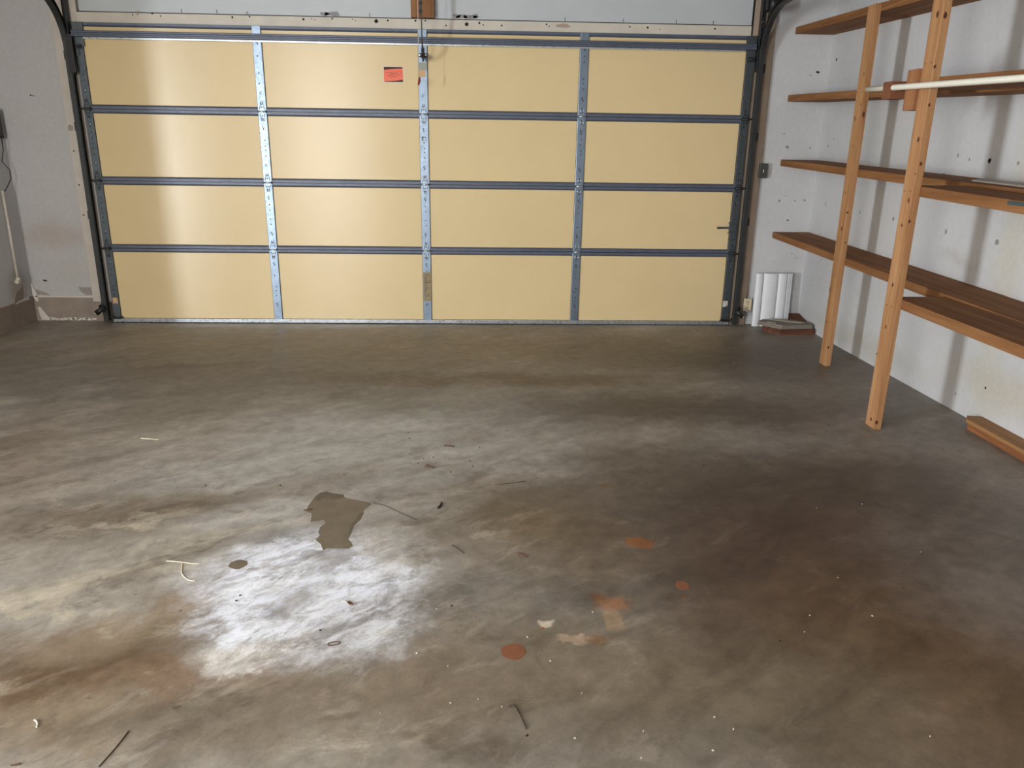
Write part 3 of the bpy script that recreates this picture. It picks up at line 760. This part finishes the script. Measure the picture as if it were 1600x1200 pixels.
mb = MB(); mb.box((2.420, -2.391, 0), (2.4585, -2.302, 2.26), .003); mb.mi = 1
for z in (.63, 1.175, 1.73):
    for dy in (-.022, .022): mb.blob((2.420, -2.346+dy, z), .003, .003, 0, -.0006, 8, .05)
knots(mb, [(1465, 22, .010, .014), (1477, 24, .008, .014), (1460, 104, .006, .008), (1435, 218, .009, .012), (1439, 256, .006, .009), (1420, 313, .007, .012), (1409, 352, .006, .010), (1421, 346, .006, .008),
           (1395, 445, .007, .011), (1384, 511, .005, .010), (1355, 545, .005, .006), (1369, 660, .009, .010), (1361, 655, .008, .009), (1452, 164, .005, .008), (1430, 272, .004, .006)], 2.420, -2.391, -2.302)
mb.build('post', [M['post'], M['hole'], M['knot']], unit)
pA = onplane(1393, 127, 1, -2.13)
mb = MB(); mb.box((pA.x, -2.130, 1.592), (2.455, -2.055, 1.672), .002); mb.build('cross_block', M['block'], unit)
mb = MB(); mb.box((2.403, -2.3015, 1.535), (2.458, -2.215, 1.712), .002); mb.build('cleat', M['cleat'], unit)

rod = MB(); rod.tube([(2.3893, -1.872, 1.652), (2.3893, -2.13, 1.643), (2.3893, -3.1, 1.608), (2.3893, -4.2, 1.570)], .0134, 14)
tag(rod.build('hanging_rod', M['pvc']), 'long white plastic pipe running past the nearer shelf post', 'pipe')
mb = MB(); mb.prism([(2.905, -4.2), (XR-.004, -4.2), (XR-.004, -2.345), (2.94, -2.325), (2.905, -2.375)], 2, .034, .052)
pl = empty('plinth', (2.95, -2.4, 0), 'low timber step against the foot of the side wall, bottom right', 'wooden step')
mb.build('top_board', M['plinth'], pl)
mb = MB(); mb.prism([(2.911, -4.2), (XR-.01, -4.2), (XR-.01, -2.36), (2.911, -2.385)], 2, 0.0, .0335); mb.build('base_board', M['shelf_red'], pl)
zt = lambda y: 1.287+.031*y
p1, p2 = onplane(1531, 284, 2, 1.215), onplane(1536, 290, 2, 1.21)
mb = MB(); mb.hexa([(2.80, -3.9, zt(-3.9)+.001), (2.93, -3.9, zt(-3.9)+.001), (2.93, -2.10, zt(-2.10)+.001), (2.80, -2.22, zt(-2.22)+.001),
                    (2.80, -3.9, zt(-3.9)+.008), (2.93, -3.9, zt(-3.9)+.008), (2.93, -2.10, zt(-2.10)+.008), (2.80, -2.22, zt(-2.22)+.008)], .001)
tag(mb.build('thin_board', M['grey_board']), 'thin pale grey board lying on the third shelf down', 'board')
mb = MB(); zz = 1.272-.031*3.0; mb.box((2.452, -3.5, zz-.020), (2.4585, -3.005, zz-.006), .001)
tag(mb.build('teal_strip', M['teal']), 'dark teal strip stuck to the front edge of the third shelf down', 'strip')

# ------------------------------------------------------------------ things in the right corner
root = empty('panel_stack', (2.74, 0, 0), 'white fluted vinyl panels leaning upright against the wall by the outlet', 'wall panels')
def flute(x0, x1, y, n, amp, th, z0, z1, lean):
    prof = []
    for k in range(n+1):
        u = k/n; prof.append((x0+(x1-x0)*u, y-amp*math.sin(math.pi*u)**.55))
    mb = MB(); top = []
    a = [mb.bm.verts.new((px, py, z0)) for px, py in prof]; b_ = [mb.bm.verts.new((px, py+lean, z1)) for px, py in prof]
    c = [mb.bm.verts.new((px, y+th, z0)) for px, py in prof]; d = [mb.bm.verts.new((px, y+th+lean, z1)) for px, py in prof]
    for k in range(n):
        for q in ((a[k], a[k+1], b_[k+1], b_[k]), (c[k+1], c[k], d[k], d[k+1]), (b_[k], b_[k+1], d[k+1], d[k]), (a[k+1], a[k], c[k], c[k+1])):
            f = mb._f(q); 
    mb._f((a[0], b_[0], d[0], c[0])); mb._f((a[n], c[n], d[n], b_[n]))
    return mb
for x0, x1, amp in ((2.604, 2.664, .016), (2.668, 2.782, .020), (2.786, 2.856, .014)):
    flute(x0, x1, -.040, 12, amp, .010, .003, .425, .018).build('fluted_panel', M['white_panel'], root)
mb = MB()
for x in (2.860, 2.872, 2.884): mb.hexa([(x, -.052, .003), (x+.007, -.052, .003), (x+.007, .020, .003), (x, .020, .003), (x, -.034, .425), (x+.007, -.034, .425), (x+.007, .038, .425), (x, .038, .425)])
mb.build('edge_strip', M['white_panel'], root)
def poly(pts, z0, z1, name, mat, parent=None):
    return MB().prism(pts, 2, z0, z1).build(name, mat, parent)
# red timber offcuts under and behind the boards
ws = poly([(2.625, -.215), (2.725, -.335), (2.992, -.325), (3.0, -.20), (2.66, -.12)], 0, .042, 'timber_offcut', M['redwood'])
tag(ws, 'red-brown timber offcut flat on the floor under the grey boards', 'wood offcut')
w2 = MB(); w2.hexa([(2.905, -.10, 0), (3.008, -.19, 0), (3.008, .03, 0), (2.905, .03, 0), (2.905, -.06, .055), (3.008, -.15, .06), (3.008, .03, .095), (2.905, .03, .095)], .002)
tag(w2.build('timber_offcut', M['redwood']), 'red-brown wedge of timber tilted in the wall corner behind the grey boards', 'wood offcut')
out = [(2.612, -.150), (2.625, -.195), (2.735, -.325), (2.990, -.300), (3.0, -.22), (2.90, -.115), (2.66, -.105)]
lab = ['lowest of the grey boards stacked in the corner, pale edge showing', 'middle grey board of the corner stack', 'top grey board of the corner stack with pale strips on it']
for k in range(3):
    sc = 1-.012*k; q = [((x-2.82)*sc+2.82, (y+.2)*sc-.2) for x, y in out]
    zz0 = .0425+.0105*k
    e = empty('grey_board', (2.82, -.2, zz0), lab[k], 'board', 'grey boards stacked in the corner')
    poly(q, zz0, zz0+.0035, 'pale_underside', M['tile_edge'], e)
    poly(q, zz0+.0035, zz0+.0100, 'face', M['tile_grey'], e)
for k, (a, b_, lb) in enumerate([((2.70, -.120), (2.915, -.262), 'long pale strip lying across the grey corner boards'), ((2.742, -.117), (2.945, -.245), 'second pale strip beside the long one on the grey corner boards'), ((2.66, -.215), (2.715, -.265), 'short pale strip at the left edge of the grey corner boards')]):
    A, B_ = Vector((*a, 0)), Vector((*b_, 0)); d = (B_-A).normalized(); nrm = Vector((-d.y, d.x, 0))*.007
    z = .0740
    mb = MB(); mb.hexa([tuple(A-nrm+Vector((0, 0, z))), tuple(B_-nrm+Vector((0, 0, z))), tuple(B_+nrm+Vector((0, 0, z))), tuple(A+nrm+Vector((0, 0, z))),
                        tuple(A-nrm+Vector((0, 0, z+.006))), tuple(B_-nrm+Vector((0, 0, z+.006))), tuple(B_+nrm+Vector((0, 0, z+.006))), tuple(A+nrm+Vector((0, 0, z+.006)))], .001)
    tag(mb.build('trim_strip', M['tile_edge']), lb, 'strip')

# ------------------------------------------------------------------ electrical bits on the right wing
oc = empty('outlet', (2.585, .04, .12), 'ivory double wall outlet low beside the right track', 'outlet')
mb = MB(); mb.box((2.540, .006, .122), (2.598, .0545, .205), .003); mb.build('box_body', M['greybox'], oc)
mb = MB(); mb.box((2.535, -.002, .120), (2.601, .0055, .218), .003); mb.mi = 1
for z in (.147, .190):
    mb.box((2.559, -.0032, z-.006), (2.5625, -.0021, z+.009)); mb.box((2.574, -.0032, z-.006), (2.5775, -.0021, z+.009)); mb.blob((2.568, -.0021, z-.013), .0032, .0032, 1, -.001, 8, .05)
mb.blob((2.568, -.0021, .169), .003, .003, 1, -.001, 8, .05)
mb.build('face_plate', [M['plate'], M['ink']], oc)
sw = empty('switch_box', (2.59, .04, 1.15), 'small dark grey switch box beside the right jamb above the outlet', 'switch')
mb = MB(); mb.box((2.552, .006, 1.150), (2.612, .0545, 1.258), .004); mb.build('box_body', M['greybox'], sw)
mb = MB(); mb.box((2.579, .002, 1.193), (2.585, .006, 1.215), .001); mb.build('toggle', M['paper'], sw)
cb = MB(); cb.tube([(2.585, .045, 1.258), (2.584, .046, 1.30), (2.575, .046, 1.45), (2.572, .046, 1.8), (2.574, .046, 2.1), (2.571, .046, 2.46)], .0035, 6)
tag(cb.build('cable', M['cord']), 'pale cable rising from the dark switch box beside the jamb', 'cable')
cb = MB(); cb.tube([(2.574, .048, .218), (2.574, .048, .5), (2.573, .048, .9), (2.575, .048, 1.15)], .004, 6)
tag(cb.build('cable', M['cord']), 'pale cable running from the outlet up to the switch box', 'cable')
cb = MB(); cb.tube([(2.546, .012, .24), (2.536, .004, .17), (2.540, -.02, .135), (2.552, -.05, .125)], .0035, 6)
tag(cb.build('cable', M['cord']), 'short white sensor cable hooking below the outlet', 'cable')
def eye(sx, xa, label):
    e = empty('safety_sensor', (xa, -.05, .07), label, 'sensor', 'safety sensors at the foot of the door tracks')
    mb = MB(); a = Vector((xa-sx*.016, -.082, .135)); b_ = Vector((xa+sx*.038, -.100, .092))
    mb.tube([a, a.lerp(b_, .5), b_], [.019, .019, .022], 12); mb.build('housing', M['black'], e)
    mb = MB(); mb.box((xa+sx*.019, -.082, .118), (xa+sx*.023, .017, .150), .002); mb.build('bracket', M['black'], e)
    mb = MB(); mb.tube([b_+Vector((0, -.015, .003)), b_+Vector((0, -.0235, .003))], [.006, .004], 10); mb.build('lens', M['chip'], e)
eye(-1, -2.478, 'black safety sensor on the left track foot')
eye(1, 2.466, 'black safety sensor on the right track foot below the outlet')

# ------------------------------------------------------------------ left wall
e = empty('control_box', (XL, -.1, 1.35), 'dark control box on the left wall at the frame edge', 'control box')
MB().box((XL, -.085, 1.36), (XL+.022, .010, 1.56), .004).build('case', M['black'], e)
MB().box((XL+.022, -.075, 1.38), (XL+.025, 0.0, 1.54), .002).build('lid', M['greybox'], e)
cb = MB(); cb.tube([(XL+.03, -.04, 1.362), (XL+.020, -.03, 1.28), (XL+.010, -.05, 1.20), (XL+.036, -.02, 1.14), (XL+.040, -.03, 1.08), (XL+.020, -.06, 1.02), (XL+.008, -.08, .99)], .0032, 6)
tag(cb.build('cable', M['black']), 'black cable looping below the control box on the left wall', 'cable')
e = empty('conduit', (XL, -.115, .33), 'thin white conduit pipe running down the left wall', 'conduit')
MB().tube([(XL+.012, -.112, 1.0), (XL+.012, -.113, .7), (XL+.012, -.116, .36)], .0095, 10).build('pipe', M['cord'], e)
mb = MB(); mb.tube([(XL+.012, -.116, .365), (XL+.014, -.117, .335)], .016, 10); mb.cyl((XL+.001, -.13, .335), (XL+.028, -.13, .335), .016, 10); mb.build('elbow', M['cord'], e)

# ------------------------------------------------------------------ litter on the floor
def path_on_floor(pts, r=.0015): return [(*F(px, py), r) for px, py in pts]
def curve3(pts, m=4):
    pts = [Vector(p) for p in pts]; out = []
    for i in range(len(pts)-1):
        p0, p1, p2, p3 = pts[max(i-1, 0)], pts[i], pts[i+1], pts[min(i+2, len(pts)-1)]
        for k in range(m):
            t = k/m; out.append(.5*((2*p1)+(-p0+p2)*t+(2*p0-5*p1+4*p2-p3)*t*t+(-p0+3*p1-3*p2+p3)*t**3))
    return out+[pts[-1]]
def litter(name, pts, r, mat, label, cat):
    mb = MB(); mb.tube(curve3(path_on_floor(pts, r)), r, 6); return tag(mb.build(name, mat), label, cat)
litter('straw', [(260, 877), (272, 877.5), (285, 879), (293, 880), (300, 881), (312, 881)], .0013, M['straw'], 'straight pale straw on the floor with a curled one touching it', 'straw')
litter('straw', [(285, 880), (284, 889), (284, 896), (289, 903), (296, 907), (305, 908)], .0013, M['straw'], 'curled pale straw on the floor hooking below the straight one', 'straw')
litter('straw', [(220, 685), (231, 686), (248, 687)], .0014, M['straw'], 'short pale straw alone on the left of the floor', 'straw')
litter('twig', [(795, 1104), (803, 1104), (809, 1113), (815, 1124), (822, 1140)], .002, M['twig'], 'dark hooked twig at the bottom centre of the floor', 'twig')
litter('twig', [(706, 852), (714, 857), (725, 865)], .0013, M['twig'], 'short thin twig right of the bare patch', 'twig')
litter('twig', [(809, 865), (816, 868), (823, 871)], .0022, M['leafbrown'], 'small brown twig in the middle of the floor', 'twig')
litter('twig', [(201, 1143), (180, 1170), (154, 1199)], .0014, M['twig'], 'long thin dark twig at the bottom left of the floor', 'twig')
litter('twig', [(17, 1197), (25, 1196), (33, 1194)], .0022, M['leafbrown'], 'brown twig at the bottom left corner', 'twig')
litter('twig', [(583, 786), (600, 790), (622, 800), (640, 808), (650, 812)], .0010, M['twig'], 'hair-thin twig trailing from the bare patch tip', 'twig')
litter('twig', [(773, 758), (800, 755), (822, 752)], .0012, M['twig'], 'thin faint twig in the middle of the floor', 'twig')
litter('cinder', [(684, 795), (688, 792), (690, 787)], .0045, M['ink'], 'small black cinder right of the bare patch', 'debris')
litter('wood_shaving', [(694, 697), (700, 697), (709, 699)], .0035, M['leafbrown'], 'brown wood shaving in the middle of the floor', 'wood shaving')
litter('wood_shaving', [(667, 727), (671, 730), (678, 732)], .0032, M['leafbrown'], 'darker wood shaving below the brown one', 'wood shaving')
ring = [(512, 1007), (515, 1005), (523, 1003.5), (531, 1004), (530, 1006), (522, 1008.5), (514, 1009), (512, 1007)]
litter('rubber_ring', ring, .0013, M['leafbrown'], 'small brown flattened ring below the white patch', 'ring')
mb = MB(); q = [F(*p) for p in [(540, 938), (543, 942), (546, 940), (550, 943), (552, 946), (545, 945)]]; mb.prism(q, 2, .0008, .004)
tag(mb.build('leaf', M['leafbrown']), 'tiny curled brown leaf on the white patch', 'leaf')
litter('paint_flake', [(54, 1126), (58, 1129), (59, 1134), (57, 1137)], .0022, M['chip'], 'curled white paint flake at the bottom left of the floor', 'paint flake')
chips = [(682, 952), (824, 996), (859, 1033), (860, 1033.5), (700, 1041), (651, 1021), (594, 1115), (704, 1099), (747, 1093), (898, 1154), (1005, 1143), (1002, 1185), (784, 1105),
         (1265, 962), (1257, 988), (1453, 1151), (1116, 1121), (1146, 1140), (1309, 903), (1167, 566), (1156, 567), (1147, 567), (1276, 794), (1347, 788), (1438, 863), (1363, 963),
         (541, 1029), (926, 957), (909, 1084), (1114, 1173)]
def chip_mesh(sx, sy):
    mb = MB(); mb.blob((0, 0, .0006), sx, sy, 2, .0022, 6, .35); return mb
c0 = chip_mesh(.0020, .0014).build('paint_chip', M['chip'])
for i, (px, py) in enumerate(chips):
    o = c0 if i == 0 else c0.copy()
    if i: COL.objects.link(o)
    x, y = F(px, py); o.location = (x, y, 0); o.rotation_euler.z = i*1.7; s_ = [1, 1.5, .8, 1.2][i % 4]; o.scale = (s_, s_, 1)
    tag(o, 'tiny white paint chip scattered on the concrete floor', 'paint chip', 'white paint chips on the floor')
grit = [(361+i, 0) for i in range(0)]
for i, (px, py) in enumerate([(653, 724), (677, 715), (662, 717), (734, 721), (739, 729), (704, 738), (749, 699), (638, 676), (640, 685), (321, 759), (438, 759), (1192, 656), (1100, 728), (1118, 713), (823, 1150), (1295, 664), (369, 939), (375, 931), (706, 947), (500, 985), (1219, 1002)]):
    if i == 0: g0 = MB().blob((0, 0, .0006), .0036, .0026, 2, .002, 7, .3).build('grit', M['ink']); o = g0
    else: o = g0.copy(); COL.objects.link(o)
    x, y = F(px, py); o.location = (x, y, 0); o.rotation_euler.z = i*2.3
    tag(o, 'small dark crumb of grit on the concrete floor', 'grit', 'dark crumbs on the floor')
